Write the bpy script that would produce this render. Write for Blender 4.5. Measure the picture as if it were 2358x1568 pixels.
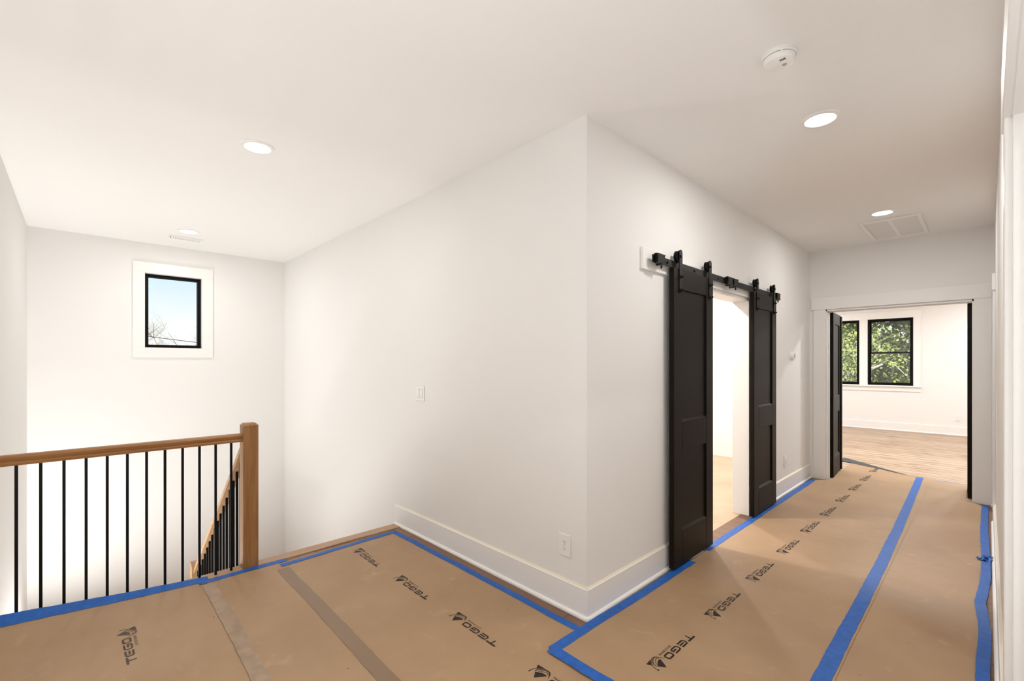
import bpy, bmesh, math, random
from mathutils import Vector, Matrix, noise

# ------------------------------------------------------------------ scene, camera, sky, sun
scene = bpy.context.scene
for o in list(bpy.data.objects):
    bpy.data.objects.remove(o, do_unlink=True)
COL = scene.collection
random.seed(7)

scene.view_settings.view_transform = 'Standard'
scene.view_settings.look = 'None'
scene.view_settings.gamma = 1.0
scene.view_settings.use_curve_mapping = False
scene.view_settings.exposure = 0.0
scene.cycles.max_bounces = 16
scene.cycles.diffuse_bounces = 8
scene.cycles.transparent_max_bounces = 16
scene.cycles.sample_clamp_indirect = 6.0

F_PX, CAM_YAW, HORIZON, CAM_H = 1045.79, 46.325, 837.17, 1.3895
cam_data = bpy.data.cameras.new('camera')
cam_data.sensor_width = 36.0
cam_data.lens = 36.0 * F_PX / 2358.0
cam_data.shift_y = (HORIZON - 784.0) / 2358.0
cam_data.clip_start = 0.01
cam_data.clip_end = 500
cam = bpy.data.objects.new('camera', cam_data)
cam.location = (0, 0, CAM_H)
cam.rotation_euler = (math.radians(90), 0, math.radians(CAM_YAW))
COL.objects.link(cam)
scene.camera = cam

world = bpy.data.worlds.new('sky')
scene.world = world
world.use_nodes = True
wn, wl = world.node_tree.nodes, world.node_tree.links
wn.clear()
w_out = wn.new('ShaderNodeOutputWorld')
w_bg = wn.new('ShaderNodeBackground')
w_ramp = wn.new('ShaderNodeValToRGB')
w_sep = wn.new('ShaderNodeSeparateXYZ')
w_tc = wn.new('ShaderNodeTexCoord')
wl.new(w_tc.outputs['Generated'], w_sep.inputs[0])
wl.new(w_sep.outputs['Z'], w_ramp.inputs[0])
wl.new(w_ramp.outputs[0], w_bg.inputs['Color'])
wl.new(w_bg.outputs[0], w_out.inputs['Surface'])
cr = w_ramp.color_ramp
cr.elements[0].position = 0.0
cr.elements[0].color = (1.0, 1.0, 1.0, 1)
cr.elements[1].position = 1.0
cr.elements[1].color = (0.12, 0.30, 0.62, 1)
e = cr.elements.new(0.07); e.color = (0.98, 1.0, 1.0, 1)
e = cr.elements.new(0.19); e.color = (0.52, 0.76, 0.93, 1)
e = cr.elements.new(0.45); e.color = (0.26, 0.50, 0.80, 1)
w_bg.inputs['Strength'].default_value = 1.15

sun_d = bpy.data.lights.new('sun', 'SUN')
sun_d.energy = 8.0
sun_d.angle = 0.01
sun_d.color = (1.0, 0.95, 0.86)
sun = bpy.data.objects.new('sun', sun_d)
COL.objects.link(sun)
sun.rotation_euler = Vector((-0.25, 0.75, -0.62)).to_track_quat('-Z', 'Y').to_euler()

LAMP_W = 12.0            # one recessed lamp
LAMP_COL = (1.0, 0.985, 0.965)
FILL_W = 32.0            # added upward fill lights, out of view
LINEAR_FILL_W = 70.0         # added unseen uplight low in the stairwell
UP_COL = (0.94, 0.975, 1.0)

# ------------------------------------------------------------------ materials
def mat(name, col, rough=0.6, spec=0.3, metal=0.0, noise_amt=0.0, noise_scale=20.0, bump=0.0, bump_scale=200.0, col2=None, stretch=(1, 1, 1)):
    m = bpy.data.materials.new(name)
    m.use_nodes = True
    n, l = m.node_tree.nodes, m.node_tree.links
    p = n['Principled BSDF']
    p.inputs['Base Color'].default_value = (*col, 1)
    p.inputs['Roughness'].default_value = rough
    p.inputs['Specular IOR Level'].default_value = spec
    p.inputs['Metallic'].default_value = metal
    tc = n.new('ShaderNodeTexCoord'); mp = n.new('ShaderNodeMapping')
    geo = n.new('ShaderNodeNewGeometry')
    mp.inputs['Scale'].default_value = stretch
    l.new(geo.outputs['Position'], mp.inputs['Vector'])
    if noise_amt > 0 or col2:
        nz = n.new('ShaderNodeTexNoise'); nz.inputs['Scale'].default_value = noise_scale
        nz.inputs['Detail'].default_value = 4
        l.new(mp.outputs[0], nz.inputs['Vector'])
        rp = n.new('ShaderNodeValToRGB')
        rp.color_ramp.elements[0].position = 0.35; rp.color_ramp.elements[1].position = 0.68
        a = col; b = col2 if col2 else tuple(min(1, c * (1 + noise_amt)) for c in col)
        if not col2:
            a = tuple(c * (1 - noise_amt) for c in col)
        rp.color_ramp.elements[0].color = (*a, 1); rp.color_ramp.elements[1].color = (*b, 1)
        l.new(nz.outputs['Fac'], rp.inputs[0]); l.new(rp.outputs[0], p.inputs['Base Color'])
    if bump > 0:
        nb = n.new('ShaderNodeTexNoise'); nb.inputs['Scale'].default_value = bump_scale
        nb.inputs['Detail'].default_value = 3
        l.new(mp.outputs[0], nb.inputs['Vector'])
        bp = n.new('ShaderNodeBump'); bp.inputs['Strength'].default_value = bump; bp.inputs['Distance'].default_value = 0.002
        l.new(nb.outputs['Fac'], bp.inputs['Height']); l.new(bp.outputs[0], p.inputs['Normal'])
    return m

def wood_mat(name, dark, light, axis='Z', scale=6.0, rough=0.45):
    m = bpy.data.materials.new(name); m.use_nodes = True
    n, l = m.node_tree.nodes, m.node_tree.links
    p = n['Principled BSDF']; p.inputs['Roughness'].default_value = rough; p.inputs['Specular IOR Level'].default_value = 0.35
    geo = n.new('ShaderNodeNewGeometry'); mp = n.new('ShaderNodeMapping')
    st = {'X': (0.06, 1, 1), 'Y': (1, 0.06, 1), 'Z': (1, 1, 0.06)}[axis]
    mp.inputs['Scale'].default_value = tuple(v * scale * 8 for v in st)
    l.new(geo.outputs['Position'], mp.inputs['Vector'])
    nz = n.new('ShaderNodeTexNoise'); nz.inputs['Scale'].default_value = 1.0; nz.inputs['Detail'].default_value = 6
    nz.inputs['Distortion'].default_value = 0.6
    l.new(mp.outputs[0], nz.inputs['Vector'])
    rp = n.new('ShaderNodeValToRGB')
    rp.color_ramp.elements[0].position = 0.3; rp.color_ramp.elements[1].position = 0.7
    rp.color_ramp.elements[0].color = (*dark, 1); rp.color_ramp.elements[1].color = (*light, 1)
    l.new(nz.outputs['Fac'], rp.inputs[0]); l.new(rp.outputs[0], p.inputs['Base Color'])
    bp = n.new('ShaderNodeBump'); bp.inputs['Strength'].default_value = 0.15; bp.inputs['Distance'].default_value = 0.001
    l.new(nz.outputs['Fac'], bp.inputs['Height']); l.new(bp.outputs[0], p.inputs['Normal'])
    return m

def plank_mat(name, dark, light, gap, knot, width=0.127, length=1.6, axis='X', rough=0.5, gapw=0.0035, k0=0.60, k1=0.70):
    """wood plank floor: boards run along `axis`"""
    m = bpy.data.materials.new(name); m.use_nodes = True
    n, l = m.node_tree.nodes, m.node_tree.links
    p = n['Principled BSDF']; p.inputs['Roughness'].default_value = rough; p.inputs['Specular IOR Level'].default_value = 0.3
    geo = n.new('ShaderNodeNewGeometry'); mp = n.new('ShaderNodeMapping')
    if axis == 'Y':
        mp.inputs['Rotation'].default_value = (0, 0, math.radians(90))
    l.new(geo.outputs['Position'], mp.inputs['Vector'])
    br = n.new('ShaderNodeTexBrick')
    br.inputs['Scale'].default_value = 1.0
    br.inputs['Brick Width'].default_value = length
    br.inputs['Row Height'].default_value = width
    br.inputs['Mortar Size'].default_value = gapw
    br.inputs['Bias'].default_value = 0.0
    br.inputs['Color1'].default_value = (*dark, 1); br.inputs['Color2'].default_value = (*light, 1)
    br.inputs['Mortar'].default_value = (*gap, 1)
    br.offset = 0.37; br.offset_frequency = 2
    l.new(mp.outputs[0], br.inputs['Vector'])
    mp2 = n.new('ShaderNodeMapping'); mp2.inputs['Scale'].default_value = (2.2, 26, 1)
    l.new(mp.outputs[0], mp2.inputs['Vector'])
    nz = n.new('ShaderNodeTexNoise'); nz.inputs['Scale'].default_value = 1.0; nz.inputs['Detail'].default_value = 5
    l.new(mp2.outputs[0], nz.inputs['Vector'])
    rp = n.new('ShaderNodeValToRGB')
    rp.color_ramp.elements[0].position = k0; rp.color_ramp.elements[1].position = k1
    rp.color_ramp.elements[0].color = (1, 1, 1, 1); rp.color_ramp.elements[1].color = (*knot, 1)
    l.new(nz.outputs['Fac'], rp.inputs[0])
    mx = n.new('ShaderNodeMix'); mx.data_type = 'RGBA'; mx.blend_type = 'MULTIPLY'
    mx.inputs[0].default_value = 1.0
    l.new(br.outputs['Color'], mx.inputs[6]); l.new(rp.outputs[0], mx.inputs[7])
    l.new(mx.outputs[2], p.inputs['Base Color'])
    return m

def paper_mat(name, base, light, dark):
    m = bpy.data.materials.new(name); m.use_nodes = True
    n, l = m.node_tree.nodes, m.node_tree.links
    p = n['Principled BSDF']; p.inputs['Roughness'].default_value = 0.5; p.inputs['Specular IOR Level'].default_value = 0.28
    geo = n.new('ShaderNodeNewGeometry')
    nz = n.new('ShaderNodeTexNoise'); nz.inputs['Scale'].default_value = 1.7; nz.inputs['Detail'].default_value = 5
    nz.inputs['Roughness'].default_value = 0.55
    l.new(geo.outputs['Position'], nz.inputs['Vector'])
    r1 = n.new('ShaderNodeValToRGB')
    r1.color_ramp.elements[0].position = 0.32; r1.color_ramp.elements[1].position = 0.7
    r1.color_ramp.elements[0].color = (*dark, 1); r1.color_ramp.elements[1].color = (*base, 1)
    l.new(nz.outputs['Fac'], r1.inputs[0])
    # dusty scuffs and footprints
    n2 = n.new('ShaderNodeTexNoise'); n2.inputs['Scale'].default_value = 7.0; n2.inputs['Detail'].default_value = 6
    n2.inputs['Distortion'].default_value = 1.2
    l.new(geo.outputs['Position'], n2.inputs['Vector'])
    r2 = n.new('ShaderNodeValToRGB')
    r2.color_ramp.elements[0].position = 0.62; r2.color_ramp.elements[1].position = 0.86
    r2.color_ramp.elements[0].color = (0, 0, 0, 1); r2.color_ramp.elements[1].color = (0.55, 0.55, 0.55, 1)
    l.new(n2.outputs['Fac'], r2.inputs[0])
    mx = n.new('ShaderNodeMix'); mx.data_type = 'RGBA'
    l.new(r2.outputs[0], mx.inputs[0]); l.new(r1.outputs[0], mx.inputs[6]); mx.inputs[7].default_value = (*light, 1)
    # tiny dark flecks
    vo = n.new('ShaderNodeTexVoronoi'); vo.inputs['Scale'].default_value = 5.0
    l.new(geo.outputs['Position'], vo.inputs['Vector'])
    r3 = n.new('ShaderNodeValToRGB')
    r3.color_ramp.elements[0].position = 0.016; r3.color_ramp.elements[1].position = 0.024
    r3.color_ramp.elements[0].color = (0.25, 0.2, 0.17, 1); r3.color_ramp.elements[1].color = (1, 1, 1, 1)
    l.new(vo.outputs['Distance'], r3.inputs[0])
    m2 = n.new('ShaderNodeMix'); m2.data_type = 'RGBA'; m2.blend_type = 'MULTIPLY'; m2.inputs[0].default_value = 1
    l.new(mx.outputs[2], m2.inputs[6]); l.new(r3.outputs[0], m2.inputs[7])
    l.new(m2.outputs[2], p.inputs['Base Color'])
    nb = n.new('ShaderNodeTexNoise'); nb.inputs['Scale'].default_value = 130.0; nb.inputs['Detail'].default_value = 3
    l.new(geo.outputs['Position'], nb.inputs['Vector'])
    nw = n.new('ShaderNodeTexNoise'); nw.inputs['Scale'].default_value = 5.0; nw.inputs['Detail'].default_value = 3
    l.new(geo.outputs['Position'], nw.inputs['Vector'])
    b1 = n.new('ShaderNodeBump'); b1.inputs['Strength'].default_value = 0.10; b1.inputs['Distance'].default_value = 0.001
    b2 = n.new('ShaderNodeBump'); b2.inputs['Strength'].default_value = 0.38; b2.inputs['Distance'].default_value = 0.02
    l.new(nw.outputs['Fac'], b2.inputs['Height']); l.new(nb.outputs['Fac'], b1.inputs['Height'])
    l.new(b2.outputs[0], b1.inputs['Normal']); l.new(b1.outputs[0], p.inputs['Normal'])
    return m

def emit_mat(name, col, strength):
    m = bpy.data.materials.new(name); m.use_nodes = True
    n, l = m.node_tree.nodes, m.node_tree.links
    n.clear()
    o = n.new('ShaderNodeOutputMaterial'); em = n.new('ShaderNodeEmission')
    em.inputs[0].default_value = (*col, 1); em.inputs[1].default_value = strength
    l.new(em.outputs[0], o.inputs[0])
    return m

def glass_mat(name):
    m = bpy.data.materials.new(name); m.use_nodes = True
    n, l = m.node_tree.nodes, m.node_tree.links
    n.clear()
    o = n.new('ShaderNodeOutputMaterial'); t = n.new('ShaderNodeBsdfTransparent'); g = n.new('ShaderNodeBsdfGlossy')
    t.inputs[0].default_value = (0.97, 0.985, 0.98, 1); g.inputs['Roughness'].default_value = 0.02
    mx = n.new('ShaderNodeMixShader'); mx.inputs[0].default_value = 0.05
    l.new(t.outputs[0], mx.inputs[1]); l.new(g.outputs[0], mx.inputs[2]); l.new(mx.outputs[0], o.inputs[0])
    return m

M = {}
M['wall'] = mat('wall_paint', (0.80, 0.79, 0.773), 0.75, 0.15, bump=0.05, bump_scale=220)
M['ceil'] = mat('ceiling_paint', (0.84, 0.832, 0.815), 0.85, 0.1)
M['trim'] = mat('trim_paint', (0.82, 0.81, 0.79), 0.35, 0.4)
M['caulk'] = mat('cream_caulk', (0.74, 0.68, 0.54), 0.5, 0.3)
M['plastic'] = mat('white_plastic', (0.84, 0.83, 0.81), 0.3, 0.45)
M['louver'] = mat('grille_louver', (0.76, 0.745, 0.72), 0.45, 0.3)
M['slot'] = mat('dark_slot', (0.05, 0.045, 0.04), 0.6)
M['grey_plastic'] = mat('grey_plastic', (0.42, 0.40, 0.38), 0.5)
M['paper'] = paper_mat('builder_paper', (0.400, 0.262, 0.152), (0.50, 0.365, 0.24), (0.340, 0.215, 0.120))
M['paper_pale'] = paper_mat('dusty_floor_paper', (0.60, 0.44, 0.30), (0.72, 0.58, 0.43), (0.46, 0.33, 0.23))
M['blue'] = mat('blue_masking_tape', (0.014, 0.105, 0.41), 0.5, 0.3, bump=0.25, bump_scale=60, noise_amt=0.12, noise_scale=30)
M['brown'] = mat('brown_packing_tape', (0.225, 0.145, 0.085), 0.38, 0.4, bump=0.1, bump_scale=30)
M['clear'] = mat('translucent_tape', (0.345, 0.245, 0.165), 0.42, 0.3, bump=0.35, bump_scale=22, noise_amt=0.14, noise_scale=14)
M['dark_grey'] = mat('dark_grey_strip', (0.055, 0.055, 0.06), 0.5)
M['ink'] = mat('black_print_ink', (0.022, 0.014, 0.012), 0.5, 0.25)
M['ink_faded'] = mat('faded_print_ink', (0.075, 0.048, 0.040), 0.5, 0.25)
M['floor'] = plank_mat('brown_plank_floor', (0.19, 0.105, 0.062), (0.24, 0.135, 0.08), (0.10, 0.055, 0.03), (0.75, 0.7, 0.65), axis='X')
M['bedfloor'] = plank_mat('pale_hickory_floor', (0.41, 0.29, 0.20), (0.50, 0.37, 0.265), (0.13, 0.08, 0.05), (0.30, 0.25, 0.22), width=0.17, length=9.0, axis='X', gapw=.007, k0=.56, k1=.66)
M['oak'] = wood_mat('oak_stain', (0.25, 0.115, 0.038), (0.37, 0.19, 0.072), 'Z', 6)
M['oak_rail'] = wood_mat('oak_handrail', (0.25, 0.11, 0.035), (0.36, 0.175, 0.062), 'Y', 6)
M['oak_pale'] = wood_mat('oak_nosing', (0.36, 0.22, 0.125), (0.46, 0.295, 0.175), 'Y', 6)
M['oak_stair'] = wood_mat('oak_stair_rail', (0.34, 0.20, 0.10), (0.47, 0.30, 0.165), 'X', 6)
M['iron'] = mat('black_iron', (0.005, 0.0045, 0.0045), 0.45, 0.15)
M['door'] = mat('dark_bronze_door_paint', (0.0080, 0.0054, 0.0032), 0.45, 0.12)
M['hardware'] = mat('black_hardware', (0.006, 0.005, 0.0045), 0.42, 0.18)
M['black'] = mat('black_window_frame', (0.004, 0.004, 0.0045), 0.5, 0.12)
M['glass'] = glass_mat('window_glass')
M['ground'] = mat('ground_grass', (0.20, 0.19, 0.10), 0.9, 0.1, noise_amt=0.3, noise_scale=0.4)
M['bark'] = mat('pale_bark', (0.68, 0.58, 0.48), 0.8, 0.1, noise_amt=0.25, noise_scale=8)
M['bark_far'] = mat('sunlit_grey_bark', (0.55, 0.48, 0.40), 0.9, 0.05)
M['bark_red'] = mat('pine_bark', (0.24, 0.12, 0.08), 0.9, 0.1, noise_amt=0.35, noise_scale=9)
M['leaf1'] = mat('leaf_green', (0.16, 0.23, 0.05), 0.6, 0.3, col2=(0.42, 0.46, 0.14), noise_scale=3.0)
M['leaf2'] = mat('leaf_dark_green', (0.05, 0.09, 0.025), 0.6, 0.3, col2=(0.22, 0.28, 0.08), noise_scale=2.5)
M['wire'] = mat('cable', (0.10, 0.09, 0.09), 0.6)
M['fill_diffuser'] = emit_mat('fill_light_diffuser', (1.0, 0.98, 0.95), 3.0)  # glowing disc of the added fill lights
M['lens'] = emit_mat('lamp_lens', (1.0, 0.95, 0.86), 6.0)

# ------------------------------------------------------------------ builders
class MB:
    """collects geometry in world coordinates"""
    def __init__(self):
        self.bm = bmesh.new()
    def box(self, x0, x1, y0, y1, z0, z1, bev=0.0, seg=1):
        x0, x1 = min(x0, x1), max(x0, x1); y0, y1 = min(y0, y1), max(y0, y1); z0, z1 = min(z0, z1), max(z0, z1)
        r = bmesh.ops.create_cube(self.bm, size=1.0)
        vs = r['verts']
        for v in vs:
            v.co = Vector((x0 + (v.co.x + .5) * (x1 - x0), y0 + (v.co.y + .5) * (y1 - y0), z0 + (v.co.z + .5) * (z1 - z0)))
        if bev > 0:
            es = list({e for v in vs for e in v.link_edges})
            bmesh.ops.bevel(self.bm, geom=es, offset=bev, segments=seg, affect='EDGES', profile=0.5)
        return self
    def lathe(self, prof, c, axis='Z', n=32, sx=1.0, sy=1.0):
        rings = []
        for r, h in prof:
            ring = []
            for i in range(n):
                a = 2 * math.pi * i / n
                p, q = math.cos(a) * r * sx, math.sin(a) * r * sy
                co = {'Z': (p, q, h), 'X': (h, p, q), 'Y': (p, h, q)}[axis]
                ring.append(self.bm.verts.new((c[0] + co[0], c[1] + co[1], c[2] + co[2])))
            rings.append(ring)
        for a, b in zip(rings, rings[1:]):
            for i in range(n):
                self.bm.faces.new((a[i], a[(i + 1) % n], b[(i + 1) % n], b[i]))
        for ring in (rings[0], rings[-1]):
            try: self.bm.faces.new(ring)
            except ValueError: pass
        return self
    def prism(self, poly, axis, a0, a1):
        """poly of 2D points extruded along axis; X:(y,z) Y:(x,z) Z:(x,y)"""
        def P(p, a):
            return {'X': (a, p[0], p[1]), 'Y': (p[0], a, p[1]), 'Z': (p[0], p[1], a)}[axis]
        A = [self.bm.verts.new(P(p, a0)) for p in poly]; B = [self.bm.verts.new(P(p, a1)) for p in poly]
        n = len(poly)
        self.bm.faces.new(A); self.bm.faces.new(B[::-1])
        for i in range(n):
            self.bm.faces.new((A[i], B[i], B[(i + 1) % n], A[(i + 1) % n]))
        return self
    def tube(self, pts, radii, n=6):
        rings = []
        for i, p in enumerate(pts):
            d = (pts[min(i + 1, len(pts) - 1)] - pts[max(i - 1, 0)]).normalized()
            up = Vector((0, 0, 1)) if abs(d.z) < 0.9 else Vector((1, 0, 0))
            u = d.cross(up).normalized(); w = d.cross(u)
            rings.append([self.bm.verts.new(p + (u * math.cos(2 * math.pi * k / n) + w * math.sin(2 * math.pi * k / n)) * radii[i]) for k in range(n)])
        for a, b in zip(rings, rings[1:]):
            for k in range(n):
                self.bm.faces.new((a[k], a[(k + 1) % n], b[(k + 1) % n], b[k]))
        self.bm.faces.new(rings[0]); self.bm.faces.new(rings[-1])
        return self
    def raw(self, verts, faces):
        vs = [self.bm.verts.new(v) for v in verts]
        for f in faces:
            try: self.bm.faces.new([vs[i] for i in f])
            except ValueError: pass
        return self
    def build(self, name, m, parent=None, org=None, smooth=False):
        bm = self.bm
        bmesh.ops.recalc_face_normals(bm, faces=bm.faces)
        xs = [v.co for v in bm.verts]
        if org is None:
            mn = [min(v[i] for v in xs) for i in range(3)]; mx = [max(v[i] for v in xs) for i in range(3)]
            org = Vector(((mn[0] + mx[0]) / 2, (mn[1] + mx[1]) / 2, mn[2]))
        org = Vector(org)
        for v in bm.verts: v.co = v.co - org
        me = bpy.data.meshes.new(name)
        if smooth:
            for f in bm.faces: f.smooth = True
        bm.to_mesh(me); bm.free()
        me.materials.append(M[m] if isinstance(m, str) else m)
        if smooth:
            try: me.set_sharp_from_angle(angle=math.radians(35))
            except Exception: pass
        o = bpy.data.objects.new(name, me)
        COL.objects.link(o)
        if parent is None:
            o.location = org
        else:
            o.parent = parent
        return o

def tag(o, label=None, cat=None, group=None, kind=None):
    if label: o['label'] = label
    if cat: o['category'] = cat
    if group: o['group'] = group
    if kind: o['kind'] = kind
    return o

def struct(name, mb, m, label, cat):
    o = mb.build(name, m); return tag(o, label, cat, kind='structure')

class Thing:
    def __init__(self, name, org, label, cat, group=None, kind=None):
        self.org = Vector(org)
        self.e = bpy.data.objects.new(name, None)
        self.e.empty_display_size = 0.05
        COL.objects.link(self.e); self.e.location = self.org
        tag(self.e, label, cat, group, kind)
    def part(self, name, mb, m, label=None, smooth=False, parent=None, kind=None):
        o = mb.build(name, m, parent or self.e, self.org, smooth)
        return tag(o, label, kind=kind)

def copy_part(src, parent, loc):
    c = src.copy(); COL.objects.link(c); c.parent = parent; c.location = loc
    return c

# ------------------------------------------------------------------ room dimensions
HC = 2.743                      # ceiling
XB, YA = -1.505, 2.0            # hall wall with sliding doors, landing wall
XK, YL = -6.51, -0.365          # stairwell window wall, stairwell left wall
YE = 6.47                       # hall end wall
XR = 0.048                      # right wall
XS = -3.555                     # stair edge
YBK = -1.4                      # wall behind
YF = 12.3                       # bedroom window wall
XBO0, XBO1 = 3.22, 4.44         # sliding door opening (Y)
ZBO = 1.975
T = 0.14

# ------------------------------------------------------------------ structure: walls
b = MB()
b.box(-6.65, XB, YA, YA + T, -3.0, HC)
struct('wall_landing', b, 'wall', 'greige painted wall with switch and outlet left of the hallway corner', 'wall')
b = MB()
b.box(XB - T, XB, YA + T, XBO0, -0.3, HC).box(XB - T, XB, XBO1, 7.14, -0.3, HC).box(XB - T, XB, XBO0, XBO1, ZBO, HC)
struct('wall_hall', b, 'wall', 'painted hallway wall that the dark sliding doors hang on', 'wall')
# stairwell window wall, opening
WY0, WY1, WZ0, WZ1 = 0.531, 1.077, 1.563, 2.412
b = MB()
b.box(XK - 0.15, XK, YL - .12, WY0, -3.0, HC).box(XK - .15, XK, WY1, YA, -3.0, HC)
b.box(XK - .15, XK, WY0, WY1, -3.0, WZ0).box(XK - .15, XK, WY0, WY1, WZ1, HC)
struct('wall_back', b, 'wall', 'far stairwell wall around the small square window', 'wall')
b = MB(); b.box(XK - .15, XS + .02, YL - .12, YL, -3.0, HC)
struct('wall_left', b, 'wall', 'bright stairwell side wall at the far left edge', 'wall')
b = MB()
b.box(XS, XS + .12, YBK - .12, YL - .12, -0.3, HC).box(XS, 3.7, YBK - .12, YBK, -0.3, HC)
struct('wall_behind', b, 'wall', 'wall closing the landing behind the viewer', 'wall')
# right wall with cased opening and linen door
OY0, OY1, OZ = -0.35, 1.755, 2.045
LY0, LY1 = 5.86, 6.28
b = MB()
b.box(XR, XR + T, YBK, OY0, -0.3, HC).box(XR, XR + T, OY1, LY0, -0.3, HC).box(XR, XR + T, LY1, YE + .13, -0.3, HC)
b.box(XR, XR + T, OY0, OY1, OZ, HC).box(XR, XR + T, LY0, LY1, 2.03, HC).box(XR + .06, XR + T, LY0, LY1, -.3, 2.03)
struct('wall_right', b, 'wall', 'hallway wall seen edge-on along the right side', 'wall')
# hall end wall
EX0, EX1, EZ = -1.342, -0.09, 2.032
b = MB()
b.box(XB, EX0, YE, YE + .13, -0.3, HC).box(EX1, 1.6, YE, YE + .13, -0.3, HC).box(EX0, EX1, YE, YE + .13, EZ, HC)
struct('wall_end', b, 'wall', 'end wall of the hallway above the bedroom doorway', 'wall')
# bedroom walls
W2 = (-1.785, -1.046); W1 = (-2.667, -1.928); BZ0, BZ1 = 0.935, 2.333
b = MB()
b.box(-4.3, W1[0], YF, YF + .15, -3.0, HC).box(W1[1], W2[0], YF, YF + .15, -3, HC).box(W2[1], 1.6, YF, YF + .15, -3, HC)
for w in (W1, W2):
    b.box(w[0], w[1], YF, YF + .15, -3.0, BZ0).box(w[0], w[1], YF, YF + .15, BZ1, HC)
struct('wall_bedroom_window', b, 'wall', 'bright bedroom wall holding the twin windows', 'wall')
b = MB(); b.box(1.6, 1.72, YE, YF + .15, -.3, HC).box(-4.42, -4.3, 7.0, YF + .15, -.3, HC)
struct('wall_bedroom_sides', b, 'wall', 'side walls of the bedroom past the double doors', 'wall')
b = MB(); b.box(-4.7, XB - T, 7.0, 7.14, -.3, HC)
struct('wall_utility_far', b, 'wall', 'bright white wall seen between the sliding doors', 'wall')
b = MB(); b.box(-4.82, -4.7, YA + T, 7.14, -.3, HC)
struct('wall_utility_side', b, 'wall', 'side wall of the room behind the sliding doors', 'wall')
b = MB(); b.box(3.6, 3.72, YBK, 2.7, -.3, HC).box(XR + T, 3.72, 2.6, 2.72, -.3, HC)
struct('wall_loft', b, 'wall', 'walls of the room beyond the cased opening at right', 'wall')
b = MB(); b.box(XS + .1, XS + .2, YL - .12, YA, -3.0, -0.25)  # added unseen wall, keeps light from leaking in below the landing
struct('wall_light_block', b, 'wall', 'added wall below the landing edge that stops light leaks', 'wall')
b = MB(); b.box(-6.9, 3.9, -1.7, 12.6, HC, HC + .12)
struct('ceiling', b, 'ceil', 'smooth off-white ceiling over landing and hallway', 'ceiling')

# ------------------------------------------------------------------ structure: floors
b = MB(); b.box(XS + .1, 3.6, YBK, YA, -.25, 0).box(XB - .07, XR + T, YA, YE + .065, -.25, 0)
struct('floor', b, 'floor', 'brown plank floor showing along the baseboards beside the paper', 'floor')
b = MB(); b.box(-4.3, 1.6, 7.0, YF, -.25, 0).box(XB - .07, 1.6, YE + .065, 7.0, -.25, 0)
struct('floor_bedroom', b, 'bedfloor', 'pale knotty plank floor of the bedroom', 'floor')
b = MB(); b.box(-4.7, XB - .07, YA + T, 7.0, -.25, 0)
struct('floor_utility', b, 'paper_pale', 'dusty tan floor of the room behind the sliding doors', 'floor')
b = MB(); b.box(XK, XS + .1, YL, YA, -3.1, -3.0)
struct('floor_lower', b, 'floor', 'lower floor at the foot of the stairwell', 'floor')
# nosing at the stair edge
b = MB()
b.prism([(XS, -.012), (XS + .006, -.024), (XS + .11, -.024), (XS + .11, .006), (XS + .012, .006), (XS + .003, .0)], 'Y', YL, YA)
struct('trim_stair_nosing', b, 'oak_pale', 'pale oak nosing board along the open stair edge', 'trim')

# ------------------------------------------------------------------ baseboards
BB_H, BB_T = 0.165, 0.014
def baseboard(name, axis, pos, side, a0, a1, label, caulk=True, e0=0, e1=0):
    """axis 'X' runs along x on a wall at y=pos; side = +1/-1 outward direction"""
    org_b = MB(); sh = MB(); ck = MB()
    p1 = pos + side * BB_T
    prof = [(pos, 0), (p1, 0), (p1, BB_H - .004), (p1 - side * .004, BB_H), (pos, BB_H)]
    s2 = p1 + side * .014
    prof2 = [(p1, 0), (s2, 0), (s2, .009), (s2 - side * .003, .015), (s2 - side * .008, .019), (p1, .021)]
    prof3 = [(pos, BB_H), (p1 - side * .004, BB_H), (pos + side * .001, BB_H + .008), (pos, BB_H + .008)]
    ax = 'X' if axis == 'X' else 'Y'
    # e0 / e1: how the pieces run on past an outside corner
    org_b.prism(prof, ax, a0 + e0 * BB_T, a1 + e1 * BB_T)
    sh.prism(prof2, ax, a0 + e0 * (BB_T + .014), a1 + e1 * (BB_T + .014))
    ck.prism(prof3, ax, a0 + e0 * .010, a1 + e1 * .010)
    mid = (a0 + a1) / 2
    o = Thing(name, (mid, pos, 0) if axis == 'X' else (pos, mid, 0), label, 'baseboard', kind='structure')
    o.part('board', org_b, 'trim'); o.part('shoe_moulding', sh, 'trim')
    if caulk: o.part('caulk_bead', ck, 'caulk', 'cream caulk line along the top edge')
    return o
baseboard('baseboard_landing', 'X', YA, -1, XS + .0, XB, 'tall white baseboard under the outlet on the landing wall', e1=.95)
baseboard('baseboard_hall', 'Y', XB, 1, YA, XBO0 - .03, 'white baseboard running from the corner to the larger sliding door', e0=-.95)
baseboard('baseboard_hall', 'Y', XB, 1, XBO1 + .03, YE, 'white baseboard between the far sliding door and the end casing')
baseboard('baseboard_right', 'Y', XR, -1, OY1 + .1, LY0 - .1, 'white baseboard along the right hallway wall')
baseboard('baseboard_right', 'Y', XR, -1, LY1 + .1, YE, 'short baseboard beside the closet at the hall end')
baseboard('baseboard_bedroom', 'X', YF, -1, -4.3, 1.6, 'white baseboard under the bedroom windows', caulk=False)

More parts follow.
